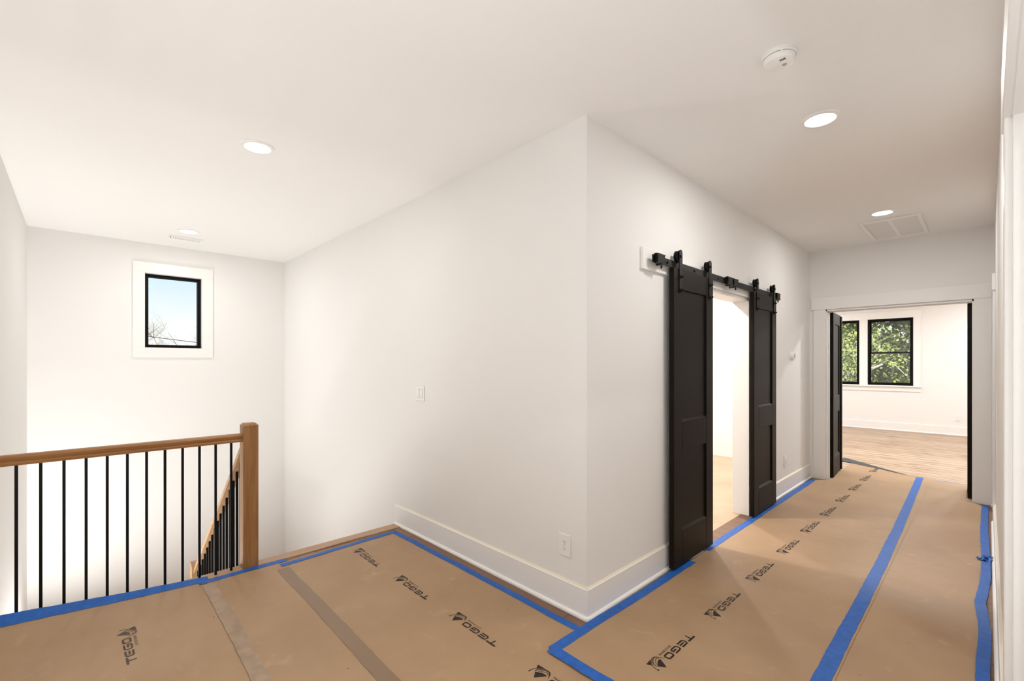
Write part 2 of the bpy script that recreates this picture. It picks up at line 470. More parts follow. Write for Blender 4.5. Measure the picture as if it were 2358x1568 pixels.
# ------------------------------------------------------------------ doorway casings
def casing_end():
    t = Thing('trim_1', (-.71, YE, 0), 'flat white casing framing the bedroom double doorway', 'door casing', kind='structure')
    b = MB(); b.box(-1.462, EX0 + .006, YE - .018, YE, 0, EZ + .004, .002); t.part('casing_leg', b, 'trim')
    b = MB(); b.box(EX1 - .006, .03, YE - .018, YE, 0, EZ + .004, .002); t.part('casing_leg', b, 'trim')
    b = MB(); b.box(-1.482, .04, YE - .024, YE, EZ + .004, EZ + .150, .002); t.part('casing_head', b, 'trim')
    b = MB(); b.box(EX0, EX0 + .018, YE - .002, YE + .132, 0, EZ); t.part('jamb', b, 'trim')
    b = MB(); b.box(EX1 - .018, EX1, YE - .002, YE + .132, 0, EZ); t.part('jamb', b, 'trim')
    b = MB(); b.box(EX0, EX1, YE - .002, YE + .132, EZ - .018, EZ); t.part('head_jamb', b, 'trim')
    b = MB(); b.box(EX0 + .018, EX0 + .028, YE + .04, YE + .09, 0, EZ - .018); t.part('door_stop', b, 'trim')
    b = MB(); b.box(EX0 + .018, EX1 - .018, YE + .04, YE + .09, EZ - .028, EZ - .018); t.part('door_stop', b, 'trim')
casing_end()
def casing_right():
    t = Thing('trim_2', (XR, OY1, 0), 'white jamb and casing of the cased opening at the right edge', 'door casing', kind='structure')
    b = MB(); b.box(XR - .018, XR, OY1 - .004, OY1 + .105, 0, OZ, .002); t.part('casing_leg', b, 'trim')
    b = MB(); b.box(XR - .018, XR, OY0 - .105, OY0 + .004, 0, OZ, .002); t.part('casing_leg', b, 'trim')
    b = MB(); b.box(XR - .022, XR, OY0 - .12, OY1 + .12, OZ - .014, OZ + .14, .002); t.part('casing_head', b, 'trim')
    b = MB(); b.box(XR - .004, XR + T + .004, OY1 - .018, OY1, 0, OZ, .003, 2); t.part('jamb', b, 'trim')
    b = MB(); b.box(XR - .004, XR + T + .004, OY0, OY0 + .018, 0, OZ, .003); t.part('jamb', b, 'trim')
    b = MB(); b.box(XR - .004, XR + T + .004, OY0, OY1, OZ - .018, OZ + .0); t.part('head_jamb', b, 'trim')
    b = MB(); b.box(XR + .022, XR + .06, OY1 - .030, OY1 - .018, 0, OZ - .018, .004, 2); t.part('door_stop', b, 'trim')
casing_right()
def closet():
    t = Thing('trim_3', (XR, 6.07, 0), 'white casing of the narrow closet door at the hall end', 'door casing', kind='structure')
    b = MB(); b.box(XR - .018, XR, LY0 - .1, LY0 + .004, 0, 2.03, .002); t.part('casing_leg', b, 'trim')
    b = MB(); b.box(XR - .018, XR, LY1 - .004, LY1 + .1, 0, 2.03, .002); t.part('casing_leg', b, 'trim')
    b = MB(); b.box(XR - .022, XR, LY0 - .115, LY1 + .115, 2.03, 2.175, .002); t.part('casing_head', b, 'trim')
    d = MB(); d.box(XR + .015, XR + .055, LY0 + .003, LY1 - .003, .012, 2.02, .002)
    o = struct('door_3', d, 'trim', 'closed narrow white closet door in the right hallway wall', 'door')
closet()
def barn_jamb():
    t = Thing('trim_4', (XB, 3.83, 0), 'white jamb lining of the opening between the sliding doors', 'door jamb', kind='structure')
    b = MB(); b.box(XB - T - .003, XB + .003, XBO1 - .018, XBO1, 0, ZBO - .018, .0015); t.part('jamb', b, 'trim')
    b = MB(); b.box(XB - T - .003, XB + .003, XBO0, XBO0 + .018, 0, ZBO - .018, .0015); t.part('jamb', b, 'trim')
    b = MB(); b.box(XB - T - .003, XB + .003, XBO0, XBO1, ZBO - .018, ZBO, .0015); t.part('head_jamb', b, 'trim')
barn_jamb()
b = MB(); b.box(XB, XB + .019, 2.55, 5.02, 1.985, 2.125, .0015)
struct('trim_5', b, 'trim', 'long white header board behind the black sliding door rail', 'header board')

# ------------------------------------------------------------------ windows
def window_stair():
    t = Thing('window_1', (XK, .804, WZ0), 'small black framed window high on the stairwell wall', 'window', kind='structure')
    c0, c1, d0, d1 = .431, 1.183, 1.458, 2.525
    for nm, a in (('casing', (c0, c1, WZ1 - .006, d1)), ('casing', (c0, c1, d0, WZ0 + .006))):
        b = MB(); b.box(XK, XK + .018, *a, .002); t.part(nm, b, 'trim')
    for a in ((c0, WY0 + .006), (WY1 - .006, c1)):
        b = MB(); b.box(XK, XK + .018, a[0], a[1], WZ0 + .006, WZ1 - .006, .002); t.part('casing', b, 'trim')
    # white extension jambs
    for a in ((WY0, WY0 + .008, WZ0, WZ1), (WY1 - .008, WY1, WZ0, WZ1), (WY0, WY1, WZ0, WZ0 + .008), (WY0, WY1, WZ1 - .008, WZ1)):
        b = MB(); b.box(XK - .15, XK + .002, *a); t.part('extension_jamb', b, 'trim')
    y0, y1, z0, z1 = WY0 + .008, WY1 - .008, WZ0 + .008, WZ1 - .008
    f = .034
    for a in ((y0, y0 + f, z0, z1), (y1 - f, y1, z0, z1), (y0 + f, y1 - f, z0, z0 + f), (y0 + f, y1 - f, z1 - f, z1)):
        b = MB(); b.box(XK - .115, XK - .045, *a, .004); t.part('frame', b, 'black')
    b = MB(); b.box(XK - .085, XK - .081, y0 + f - .004, y1 - f + .004, z0 + f - .004, z1 - f + .004); t.part('pane', b, 'glass')
window_stair()
def window_bed(n, w, label, hung=True):
    t = Thing('window_%d' % n, ((w[0] + w[1]) / 2, YF, BZ0), label, 'window', kind='structure')
    x0, x1 = w
    f = .030
    for a in ((x0, x0 + f, BZ0, BZ1), (x1 - f, x1, BZ0, BZ1), (x0 + f, x1 - f, BZ0, BZ0 + f), (x0 + f, x1 - f, BZ1 - f, BZ1)):
        b = MB(); b.box(a[0], a[1], YF + .005, YF + .12, a[2], a[3], .003); t.part('frame', b, 'black')
    zm = 1.615; s = .024
    for (z0, z1, y0) in (((BZ0 + f, zm + .02, YF + .03), (zm - .02, BZ1 - f, YF + .07)) if hung else ((BZ0 + f, BZ1 - f, YF + .05),)):
        sash = MB()
        sash.box(x0 + f, x0 + f + s, y0, y0 + .03, z0, z1).box(x1 - f - s, x1 - f, y0, y0 + .03, z0, z1)
        sash.box(x0 + f + s, x1 - f - s, y0, y0 + .03, z0, z0 + s).box(x0 + f + s, x1 - f - s, y0, y0 + .03, z1 - s, z1)
        o = t.part('sash', sash, 'black')
        g = MB(); g.box(x0 + f + s - .005, x1 - f - s + .005, y0 + .013, y0 + .017, z0 + s - .005, z1 - s + .005)
        t.part('pane', g, 'glass', parent=o)
window_bed(2, W1, 'single-pane bedroom window partly hidden by the open door leaf', False)
window_bed(3, W2, 'fully visible double-hung bedroom window with black sashes')
t = Thing('trim_6', (-1.857, YF, .8), 'white casing, stool and apron around the twin bedroom windows', 'window casing', kind='structure')
for a in ((W1[0] - .112, W1[0], BZ0, BZ1), (W1[1], W2[0], BZ0, BZ1), (W2[1], W2[1] + .112, BZ0, BZ1)):
    b = MB(); b.box(a[0], a[1], YF - .018, YF, a[2], a[3], .002); t.part('casing_leg', b, 'trim')
b = MB(); b.box(W1[0] - .125, W2[1] + .125, YF - .024, YF, BZ1, BZ1 + .15, .002); t.part('casing_head', b, 'trim')
b = MB(); b.box(W1[0] - .13, W2[1] + .13, YF - .05, YF, BZ0 - .03, BZ0, .004); t.part('stool', b, 'trim')
b = MB(); b.box(W1[0] - .112, W2[1] + .112, YF - .018, YF, BZ0 - .12, BZ0 - .03, .002); t.part('apron', b, 'trim')

# ------------------------------------------------------------------ panel doors
def door_parts(t, P, width, height, thick, zb, stile=.118, front_only=False):
    """P(u, d, z) maps door coordinates to world; u across, d depth (0 front .. thick)"""
    def bx(name, u0, u1, d0, d1, z0, z1, bev=.003):
        b = MB(); b.box(u0, u1, d0, d1, z0, z1, bev)
        for v in b.bm.verts: v.co = Vector(P(v.co.x, v.co.y, v.co.z))
        return t.part(name, b, 'door')
    k = height / 2.03
    zs = [zb, zb + .237 * k, zb + .787 * k, zb + .985 * k, zb + 1.89 * k, zb + height]
    bx('stile', 0, stile, 0, thick, zb, zb + height); bx('stile', width - stile, width, 0, thick, zb, zb + height)
    bx('rail', stile, width - stile, 0, thick, zs[0], zs[1]); bx('rail', stile, width - stile, 0, thick, zs[2], zs[3]); bx('rail', stile, width - stile, 0, thick, zs[4], zs[5])
    for z0, z1 in ((zs[1], zs[2]), (zs[3], zs[4])):
        pn = bx('panel', stile, width - stile, .012, thick - .012, z0, z1, 0)
        # sloped sticking at the lower edge of the recess
        b = MB()
        b.prism([(0.0015, z0 + .0), (.012, z0 + .0), (.012, z0 + .013)], 'X', stile, width - stile)
        for v in b.bm.verts: v.co = Vector(P(v.co.x, v.co.y, v.co.z))
        t.part('sticking', b, 'door', parent=pn)

XD = -1.435; DT = .035
def barn_door(y0, w, straps, label):
    t = Thing('barn_door', (XD - DT / 2, y0 + w / 2, 0), label, 'sliding door', 'dark sliding doors on the hallway rail')
    door_parts(t, lambda u, d, z: (XD - d, y0 + u, z), w, 2.008, DT, .022)
    for ys in straps:
        # hanger strap with rounded top
        hw = .021; xf = XD + .006
        prof = [(ys - hw, 1.868), (ys + hw, 1.868)]
        prof += [(ys + hw * math.cos(a), 2.137 + hw * math.sin(a)) for a in [math.pi * i / 10 for i in range(11)]]
        b = MB(); b.prism(prof, 'X', XD, xf)
        s = t.part('hanger_strap', b, 'hardware', smooth=False)
        for zb_ in (1.885, 1.975):
            b = MB(); b.lathe([(.0, xf), (.012, xf), (.012, xf + .004), (.007, xf + .010), (.005, xf + .020), (.0, xf + .020)], (0, ys, zb_), 'X', 12)
            t.part('bolt', b, 'hardware', parent=s, smooth=True)
        b = MB()
        r = .036
        b.lathe([(.0, -.012), (r + .004, -.012), (r + .005, -.008), (r - .004, -.003), (r - .004, .003), (r + .005, .008), (r + .004, .012), (0, .012)], (-1.452, ys, 2.113), 'X', 28)
        t.part('roller_wheel', b, 'hardware', smooth=True)
        b = MB(); b.lathe([(0, -1.468), (.010, -1.468), (.010, XD + .012), (0, XD + .012)], (0, ys, 2.113), 'X', 14)
        t.part('axle', b, 'hardware', smooth=True)
    return t
barn_door(2.853, .622, (2.943, 3.415), 'dark bronze two-panel sliding barn door nearest the wall corner')
barn_door(4.352, .610, (4.428, 4.895), 'dark bronze two-panel sliding barn door farther down the hallway')

# rail
t = Thing('barn_door_rail', (-1.455, 3.84, 2.03), 'flat black steel rail with stops above the sliding doors', 'door rail')
b = MB(); b.box(-1.458, -1.452, 2.61, 5.055, 2.030, 2.078, .001); t.part('track', b, 'hardware')
for yy in (2.80, 3.20, 3.62, 4.02, 4.42, 4.82):
    b = MB(); b.lathe([(0, XB + .019), (.011, XB + .019), (.011, -1.458), (0, -1.458)], (0, yy, 2.054), 'X', 14); s = t.part('standoff', b, 'hardware', smooth=True)
    b = MB(); b.lathe([(0, -1.452), (.009, -1.452), (.008, -1.447), (0, -1.446)], (0, yy, 2.054), 'X', 12); t.part('lag_bolt', b, 'hardware', smooth=True, parent=s)
def stop(yc, both=False):
    b = MB()
    n = 8
    # clamp block with concave bumper faces
    L = .052
    pts = []
    for i in range(n + 1):
        a = -1 + 2 * i / n
        pts.append((yc + L - .010 * (1 - a * a), 2.054 + .031 * a))
    for i in range(n + 1):
        a = 1 - 2 * i / n
        pts.append((yc - L + .010 * (1 - a * a), 2.054 + .031 * a))
    b.prism(pts, 'X', -1.452, -1.428)
    s = t.part('end_stop', b, 'hardware')
    b = MB(); b.box(-1.464, -1.428, yc - .012, yc + .012, 2.016, 2.03, .002); t.part('clamp', b, 'hardware', parent=s)
    b = MB(); b.lathe([(0, 2.0), (.006, 2.0), (.006, 2.018), (0, 2.018)], (-1.445, yc + .03, 0), 'Z', 10); t.part('set_screw', b, 'hardware', parent=s)
stop(2.675); stop(3.795); stop(3.915); stop(5.02)

# bedroom double doors, standing open into the bedroom
def leaf(name, hx, side, label, swing=.0):
    w, th = .605, .036
    t = Thing(name, (hx, YE + .13, 0), label, 'door', kind='structure')
    y0 = YE + .125
    # side +1: seen face toward +x
    door_parts(t, (lambda u, d, z: (hx + side * (th - d) - side * swing * u, y0 + u, z)), w, 2.0, th, .012, .105)
    for z in (.22, 1.02, 1.80):
        b = MB(); b.lathe([(0, z - .045), (.007, z - .045), (.007, z + .045), (0, z + .045)], (hx - side * .006, y0 - .004, 0), 'Z', 12)
        h = t.part('hinge', b, 'hardware', smooth=True)
        b = MB(); b.box(hx - side * .012, hx + side * .02, y0 - .003, y0 + .001, z - .045, z + .045); t.part('hinge_leaf', b, 'hardware', parent=h)
    return t
lf = leaf('door_1', -1.322 + .0, 1, 'dark panelled leaf of the bedroom double door beside the hall corner', .065)
b = MB(); b.box(-1.322 - .004, -1.322 + .012, YE + .125 + .565, YE + .125 + .62, .015, 2.0, .003)
lf.part('astragal', b, 'black', 'black vertical astragal strip')
leaf('door_2', -.108, -1, 'dark leaf of the bedroom double door seen edge-on at right')

# ------------------------------------------------------------------ railing at the stair edge
XP = -3.497
t = Thing('guard_railing', (XP, .3, 0), 'oak guard railing with black iron balusters along the stair opening', 'railing')
def rail_profile(cx, z):      # moulded handrail section (x,z)
    return [(cx - .028, z), (cx - .030, z + .012), (cx - .024, z + .020), (cx - .029, z + .030), (cx - .031, z + .042), (cx - .022, z + .053),
            (cx, z + .056), (cx + .022, z + .053), (cx + .031, z + .042), (cx + .029, z + .030), (cx + .024, z + .020), (cx + .030, z + .012), (cx + .028, z)]
b = MB(); b.prism(rail_profile(XP, .862), 'Y', YL, .80); t.part('handrail', b, 'oak_rail', smooth=True)
b = MB(); b.box(-.0065, .0065, -.0065, .0065, 0, .872)
first = b.build('baluster', 'iron', t.e, (0, 0, 0)); first.location = Vector((XP, -.234, .0)) - t.org
for i in list(range(-1, 0)) + list(range(1, 12)):
    copy_part(first, t.e, Vector((XP, -.234 + .0885 * i, .0)) - t.org)
# newel post
nb = MB(); nx0, nx1, ny0, ny1 = -3.543, -3.450, .800, .893
nb.box(nx0, nx1, ny0, ny1, 0, .962, .003, 2)
np_ = t.part('newel_post', nb, 'oak')
b = MB()
zz = .962
b.raw([(nx0, ny0, zz), (nx1, ny0, zz), (nx1, ny1, zz), (nx0, ny1, zz), (nx0, ny0, zz + .006), (nx1, ny0, zz + .006), (nx1, ny1, zz + .006), (nx0, ny1, zz + .006),
       (nx0 + .014, ny0 + .014, zz + .022), (nx1 - .014, ny0 + .014, zz + .022), (nx1 - .014, ny1 - .014, zz + .022), (nx0 + .014, ny1 - .014, zz + .022)],
      [(0, 1, 2, 3), (0, 1, 5, 4), (1, 2, 6, 5), (2, 3, 7, 6), (3, 0, 4, 7), (4, 5, 9, 8), (5, 6, 10, 9), (6, 7, 11, 10), (7, 4, 8, 11), (8, 9, 10, 11)])
t.part('newel_cap', b, 'oak', parent=np_)

# staircase going down
RUN, RISE = .245, .195
st = Thing('staircase', (-4.5, 1.4, -3.0), 'flight of oak stairs descending beside the landing wall', 'staircase')
for i in range(7):
    x1 = XS - RUN * i; x0 = x1 - RUN; z = -RISE * (i + 1)
    b = MB(); b.box(x0, x1 + .02, .84, YA - .001, z - .03, z, .004); st.part('tread', b, 'oak_pale')
    b = MB(); b.box(x1 - .012, x1, .84, YA - .001, z, z + RISE - (.03 if i else .026)); st.part('riser', b, 'trim')
xl = XS - RUN * 7; zl = -RISE * 8
b = MB(); b.box(XK + .001, xl + .02, YL + .001, YA - .001, zl - .2, zl, .004); st.part('stair_landing', b, 'oak_pale')
b = MB(); b.box(xl - .012, xl, .84, YA - .001, zl, zl + RISE - .03); st.part('riser', b, 'trim')
b = MB(); b.prism([(XS + .09, -.03), (XS, -.05), (xl, -.05 - RISE * 7), (xl, -.35 - RISE * 7), (XS + .09, -.36)], 'Y', .80, .84); st.part('stringer', b, 'trim')
for i in range(6):
    x0 = xl + RUN * i; z = zl - RISE * (i + 1)
    b = MB(); b.box(x0 - .02, x0 + RUN, YL + .001, .79, z - .03, z, .004); st.part('tread', b, 'oak_pale')
    b = MB(); b.box(x0, x0 + .012, YL + .001, .79, z, z + RISE - .03); st.part('riser', b, 'trim')

SL = .815
sr = Thing('stair_railing', (-4.5, .85, -.5), 'sloping oak stair railing with black balusters behind the newel post', 'railing')
pr = [(.82, -.055), (.818, -.040), (.825, -.030), (.820, -.012), (.830, -.002), (.85, 0), (.87, -.002), (.880, -.012), (.875, -.030), (.882, -.040), (.88, -.055)]
xa, xb = nx0, -5.385
def zr(x): return .885 + SL * (x - nx0)
b = MB()
n = len(pr)
b.raw([(xa, y, zr(xa) + z) for y, z in pr] + [(xb, y, zr(xb) + z) for y, z in pr],
      [tuple(range(n)), tuple(range(2 * n - 1, n - 1, -1))] + [(i, (i + 1) % n, n + (i + 1) % n, n + i) for i in range(n)])
sr.part('handrail', b, 'oak_stair', smooth=True)
for i in range(17):
    x = nx0 - .085 - i * .1075
    if x < -5.36: break
    zt = zr(x) - .05
    k = int((XS - x) / RUN); zb_ = -RISE * (k + 1)
    b = MB(); b.box(x - .008, x + .008, .842, .858, zb_, zt); sr.part('baluster', b, 'iron')
b = MB(); b.box(-5.478, -5.385, .80, .893, zl, -.60, .003); p = sr.part('newel_post', b, 'oak_stair')
b = MB(); b.prism([(-5.478, -.60), (-5.385, -.60), (-5.385, -.592), (-5.40, -.575), (-5.463, -.575), (-5.478, -.592)], 'Y', .80, .893); sr.part('newel_cap', b, 'oak_stair', parent=p)

# ------------------------------------------------------------------ floor protection paper
def hz(x, y):
    return .0016 * (math.sin(3.1 * x + 1.3 * y) + math.sin(7.3 * y + 1.1 * x + .6) + .6 * math.sin(11.3 * x - 4.1 * y)) + .0045
def smooth(a, b_, v):
    k = max(0.0, min(1.0, (v - a) / (b_ - a))); return k * k * (3 - 2 * k)
def lift(x, y):
    """paper rides up against the railing where the edge was never pressed down"""
    return .060 * max(0.0, min(1.0, (.62 - y) / .92)) * smooth(-3.12, -3.415, x)
def pz(x, y, lay):
    return hz(x, y) + lift(x, y) + .0022 * lay

def sheet(name, fx, fy, nx, ny, lay, m, label):
    """fx(s,t), fy(s,t) map unit square to the floor"""
    b = MB(); vs = []
    for j in range(ny + 1):
        for i in range(nx + 1):
            s, tt = i / nx, j / ny
            x = fx(s, tt); y = fy(s, tt)
            vs.append((x, y, pz(x, y, lay)))
    fs = [(j * (nx + 1) + i, j * (nx + 1) + i + 1, (j + 1) * (nx + 1) + i + 1, (j + 1) * (nx + 1) + i) for j in range(ny) for i in range(nx)]
    b.raw(vs, fs)
    o = b.build(name, m, smooth=True)
    return tag(o, label, 'floor paper', 'builder paper laid over the upstairs floor')
def lerp(a, c, k): return a + (c - a) * k
hallA = sheet('floor_paper', lambda s, t: lerp(-1.435 + .125 * smooth(6.36, 6.46, lerp(1.66, 7.9, t)), -.46, s),
      lambda s, t: lerp(1.66, lerp(7.86, 7.36, s), t), 24, 150, 2, 'paper', 'tan printed paper running down the hallway in front of the sliding doors')
hallB = sheet('floor_paper', lambda s, t: lerp(-.505, .015 - .15 * smooth(6.34, 6.46, lerp(1.66, 7.3, t)) - .02, s),
      lambda s, t: lerp(1.66, 7.34 - .02 * s, t), 14, 150, 1, 'paper', 'narrow tan paper sheet along the right hallway wall, without print')
landA = sheet('floor_paper', lambda s, t: lerp(-3.395, -.02, s), lambda s, t: lerp(.985, 1.895 - .19 * smooth(-1.47, -1.42, lerp(-3.395, -.02, s)), t), 90, 24, 0, 'paper', 'tan printed paper below the landing wall baseboard')
landB = sheet('floor_paper', lambda s, t: lerp(-3.42, -.02, s), lambda s, t: lerp(.585, 1.005, t), 60, 12, 1, 'paper', 'plain tan paper strip between the two landing seams')
landC = sheet('floor_paper', lambda s, t: lerp(-3.43, -.02, s), lambda s, t: lerp(YBK + .02, .61, t), 70, 40, 0, 'paper', 'tan printed paper beside the guard railing')

# ------------------------------------------------------------------ printed logos
def ribbon(pts, w, closed=False, ends=True):
    P = [Vector(p) for p in pts]; n = len(P); L = []; R = []
    for i, p in enumerate(P):
        a = P[i - 1] if (i > 0 or closed) else None
        c = P[(i + 1) % n] if (i < n - 1 or closed) else None
        if a is None: d = (c - p).normalized(); nn = Vector((-d.y, d.x)); k = 1
        elif c is None: d = (p - a).normalized(); nn = Vector((-d.y, d.x)); k = 1
        else:
            d1 = (p - a).normalized(); d2 = (c - p).normalized(); n1 = Vector((-d1.y, d1.x)); n2 = Vector((-d2.y, d2.x))
            nn = (n1 + n2).normalized(); k = 1 / max(.5, nn.dot(n1))
        L.append(p + nn * w / 2 * k); R.append(p - nn * w / 2 * k)
    vs = [tuple(v) for v in L + R]; fs = []
    for i in range(n if closed else n - 1):
        j = (i + 1) % n; fs.append((i, j, n + j, n + i))
    return vs, fs
def logo_geometry():
    V, Fc = [], []
    def add(vf):
        o = len(V); V.extend(vf[0]); Fc.extend([tuple(i + o for i in f) for f in vf[1]])
    def poly(p): add((p, [tuple(range(len(p)))]))
    def disc(c, r): poly([(c[0] + r * math.cos(2 * math.pi * i / 12), c[1] + r * math.sin(2 * math.pi * i / 12)) for i in range(12)])
    W = .0098
    add(ribbon([(.015, .0235), (.030, .0235), (.05, .0235), (.072, .0235)], W)); disc((.015, .0235), W / 2); disc((.072, .0235), W / 2)
    add(ribbon([(.0445, .020), (.044, .008), (.043, -.007)], .008)); disc((.043, -.007), .004)
    wv = .0085
    add(ribbon([(.141, .0242), (.120, .0242), (.099, .0242), (.091, .0215), (.0885, .015), (.0885, .006), (.091, -.001), (.098, -.0042), (.120, -.0042), (.141, -.0042)], wv))
    add(ribbon([(.141, .0100), (.120, .0100), (.101, .0100)], .0075))
    add(ribbon([(.209, .0242), (.188, .0242), (.170, .0242), (.161, .0215), (.1585, .015), (.1585, .005), (.161, -.0015), (.168, -.0042), (.188, -.0042), (.200, -.0042), (.2065, -.002), (.2085, .003), (.2085, .0098), (.195, .0098), (.180, .0098)], wv * .92))
    add(ribbon([(.236, .0242), (.264, .0242), (.270, .0215), (.2725, .015), (.2725, .005), (.270, -.0015), (.264, -.0042), (.236, -.0042), (.230, -.0015), (.2275, .005), (.2275, .015), (.230, .0215)], wv, True))
    # mortarboard with swooping tassel
    poly([(.337, .043), (.303, -.006), (.313, -.0085), (.322, -.008), (.332, -.005), (.339, -.001), (.349, .005), (.360, .010)])
    poly([(.383, -.033), (.337, -.0365), (.348, -.031), (.358, -.0235), (.366, -.0165), (.371, -.010)])
    tas = [(.287, .000), (.293, -.007), (.296, -.015), (.302, -.027), (.312, -.0355), (.330, -.0352), (.345, -.029), (.358, -.020), (.368, -.012), (.376, -.001), (.3805, .012), (.381, .026)]
    add(ribbon(tas, .0026)); disc((.381, .026), .0042)
    add(ribbon([(.298, -.016), (.303, -.025), (.313, -.031), (.328, -.030), (.343, -.0225), (.355, -.013), (.362, -.004), (.364, .008)], .0038))
    add(ribbon([(.302, -.014), (.310, -.021), (.322, -.020), (.336, -.0135), (.345, -.006), (.350, .003)], .0022))
    # small line of lettering
    cu = bpy.data.curves.new('tmp', 'FONT'); cu.body = 'SYSTEMS'; cu.size = .016; cu.resolution_u = 2
    ob = bpy.data.objects.new('tmp', cu); COL.objects.link(ob)
    dg = bpy.context.evaluated_depsgraph_get(); dg.update()
    me = ob.evaluated_get(dg).to_mesh()
    xs = [v.co.x for v in me.vertices]; ys = [v.co.y for v in me.vertices]
    sx = (.280 - .174) / (max(xs) - min(xs)); sy = .0115 / (max(ys) - min(ys))
    add(([(.174 + (v.co.x - min(xs)) * sx, -.0292 + (v.co.y - min(ys)) * sy) for v in me.vertices], [tuple(p.vertices) for p in me.polygons]))
    bpy.data.objects.remove(ob, do_unlink=True); bpy.data.curves.remove(cu)
    return V, Fc
LV, LF = logo_geometry()
def logo(parent, f, lay, m='ink'):
    b = MB()
    vs = []
    for u, v in LV:
        x, y = f(u, v); vs.append((x, y, pz(x, y, lay) + .0012))
    b.raw(vs, LF)
    for fc in b.bm.faces:
        fc.normal_update()
    return b.build('printed_logo', m, parent, parent.location)
for k in range(-1, 10):
    Y = 2.27 + .601 * k + (.004 if k else 0)
    logo(hallA, lambda u, v: (-1.050 + v + .004 * k, Y - u), 2)
for k in range(6):
    X = -2.868 + .607 * k
    if X > -.05: break
    logo(landA, lambda u, v: (X - u, 1.4975 - v), 0)
for k in range(4):
    X = -2.725 + .607 * k
    logo(landC, lambda u, v: (X - u, .186 - v - .02 * (u - .2)), 0, 'ink_faded')

# ------------------------------------------------------------------ tape
def tape(name, path, w, lay, m, label, group, jit=.0015, zoff=.0, cat='tape', wfun=None, zadd=None):
    """path: list of (x,y); ribbon lying on the paper"""
    pts = []
    for (x0, y0), (x1, y1) in zip(path, path[1:]):
        L = math.hypot(x1 - x0, y1 - y0); k = max(1, int(L / .04))
        pts += [(lerp(x0, x1, i / k), lerp(y0, y1, i / k)) for i in range(k)]
    pts.append(path[-1])
    vs, fs = ribbon(pts, w)
    rnd = random.Random(len(name) + int(path[0][0] * 100) + int(path[0][1] * 10))
    n = len(pts)
    rows = 4
    V = []
    for i in range(n):
        l_, r_ = Vector(vs[i]), Vector(vs[n + i])
        j = rnd.uniform(-jit, jit); q = rnd.uniform(-jit, jit)
        d = (r_ - l_).normalized()
        l2, r2 = l_ + d * j, r_ + d * q
        for k in range(rows + 1):
            p = l2.lerp(r2, k / rows)
            z = pz(p.x, p.y, lay) + .0016 + zoff + .0007 * math.sin(k * 2.1 + i * .9)
            if zadd: z += zadd(p.x, p.y, k / rows)
            V.append((p.x, p.y, z))
    Fs = [(i * (rows + 1) + k, i * (rows + 1) + k + 1, (i + 1) * (rows + 1) + k + 1, (i + 1) * (rows + 1) + k) for i in range(n - 1) for k in range(rows)]
    b = MB(); b.raw(V, Fs)
    o = b.build(name, m, smooth=True)
    return tag(o, label, cat, group)
G = 'blue masking tape strips on the floor paper'
tape('blue_tape', [(-.50, 1.67), (-.503, 3.0), (-.507, 4.0), (-.52, 5.0), (-.538, 6.0), (-.566, 7.36)], .066, 2, 'blue', 'long blue tape strip down the middle of the hallway paper', G)
tape('blue_tape', [(-1.452, 1.655), (-1.437, 2.4), (-1.425, 3.1)], .056, 2, 'blue', 'blue tape strip along the baseboard from the wall corner to the first barn door', G)
tape('blue_tape', [(-1.440, 3.36), (-1.437, 4.4), (-1.432, 6.30)], .055, 2, 'blue', 'blue tape strip crossing the sliding door threshold', G)
tape('blue_tape', [(-1.462, 1.658), (-1.1, 1.658), (-.03, 1.655)], .062, 2, 'blue', 'blue tape strip across the hallway paper at the bottom edge', G, zoff=.001)
tape('blue_tape', [(-3.375, 1.885), (-2.4, 1.888), (-1.44, 1.886)], .046, 0, 'blue', 'blue tape strip parallel to the landing wall baseboard', G)
tape('blue_tape', [(-3.345, 1.0), (-3.36, 1.5), (-3.385, 1.905)], .046, 0, 'blue', 'blue tape strip between the newel post and the landing wall', G, zoff=.001)
tape('blue_tape', [(-3.412, .545), (-3.418, .8), (-3.422, 1.06)], .052, 1, 'blue', 'short blue tape strip at the foot of the newel post', G)
tape('blue_tape', [(-3.440, .60), (-3.438, .2), (-3.438, YL + .01)], .050, 0, 'blue', 'long raised blue tape strip at the baluster feet', G,
     zadd=lambda x, y, k: (.012 + .034 * max(0, (.6 - y) / .96)) * smooth(-3.405, -3.465, x))
tape('blue_tape', [(-.012, 2.0), (-.016, 2.9), (-.010, 3.4), (-.03, 3.75), (-.010, 4.2), (-.008, 4.6), (-.020, 5.4), (-.018, 6.36)], .046, 1, 'blue', 'wavy blue tape strip along the right hallway baseboard', G, zadd=lambda x, y, k: .004 * math.sin(9 * y) + .004)
tape('blue_tape', [(-.70, 7.385), (-.55, 7.372), (-.13, 7.325)], .022, 1, 'blue', 'thin blue tape line at the paper end inside the bedroom', G)
# crumpled knot of tape on the right strip
b = MB()
for k, (dx, dy, dz, a) in enumerate(((0, 0, .012, .2), (.012, .03, .02, 1.1), (-.006, -.03, .016, -.6))):
    c, s = math.cos(a), math.sin(a); V = []
    for i in range(5):
        for j in range(3):
            u, v = (i - 2) * .018, (j - 1) * .018
            V.append((-.014 + dx + c * u - s * v, 4.62 + dy + s * u + c * v, dz + .012 * math.sin(i * 2 + j * 1.7 + k)))
    b.raw(V, [(i * 3 + j, i * 3 + j + 1, (i + 1) * 3 + j + 1, (i + 1) * 3 + j) for i in range(4) for j in range(2)])
tag(b.build('blue_tape_knot', 'blue', smooth=True), 'crumpled twist of blue tape beside the right baseboard', 'tape')
tape('brown_tape', [(-3.29, 1.0), (-2.6, .995), (-1.2, .965), (-.05, .96)], .075, 1, 'brown', 'brown tape seam between the landing papers', 'packing tape seams on the landing paper')
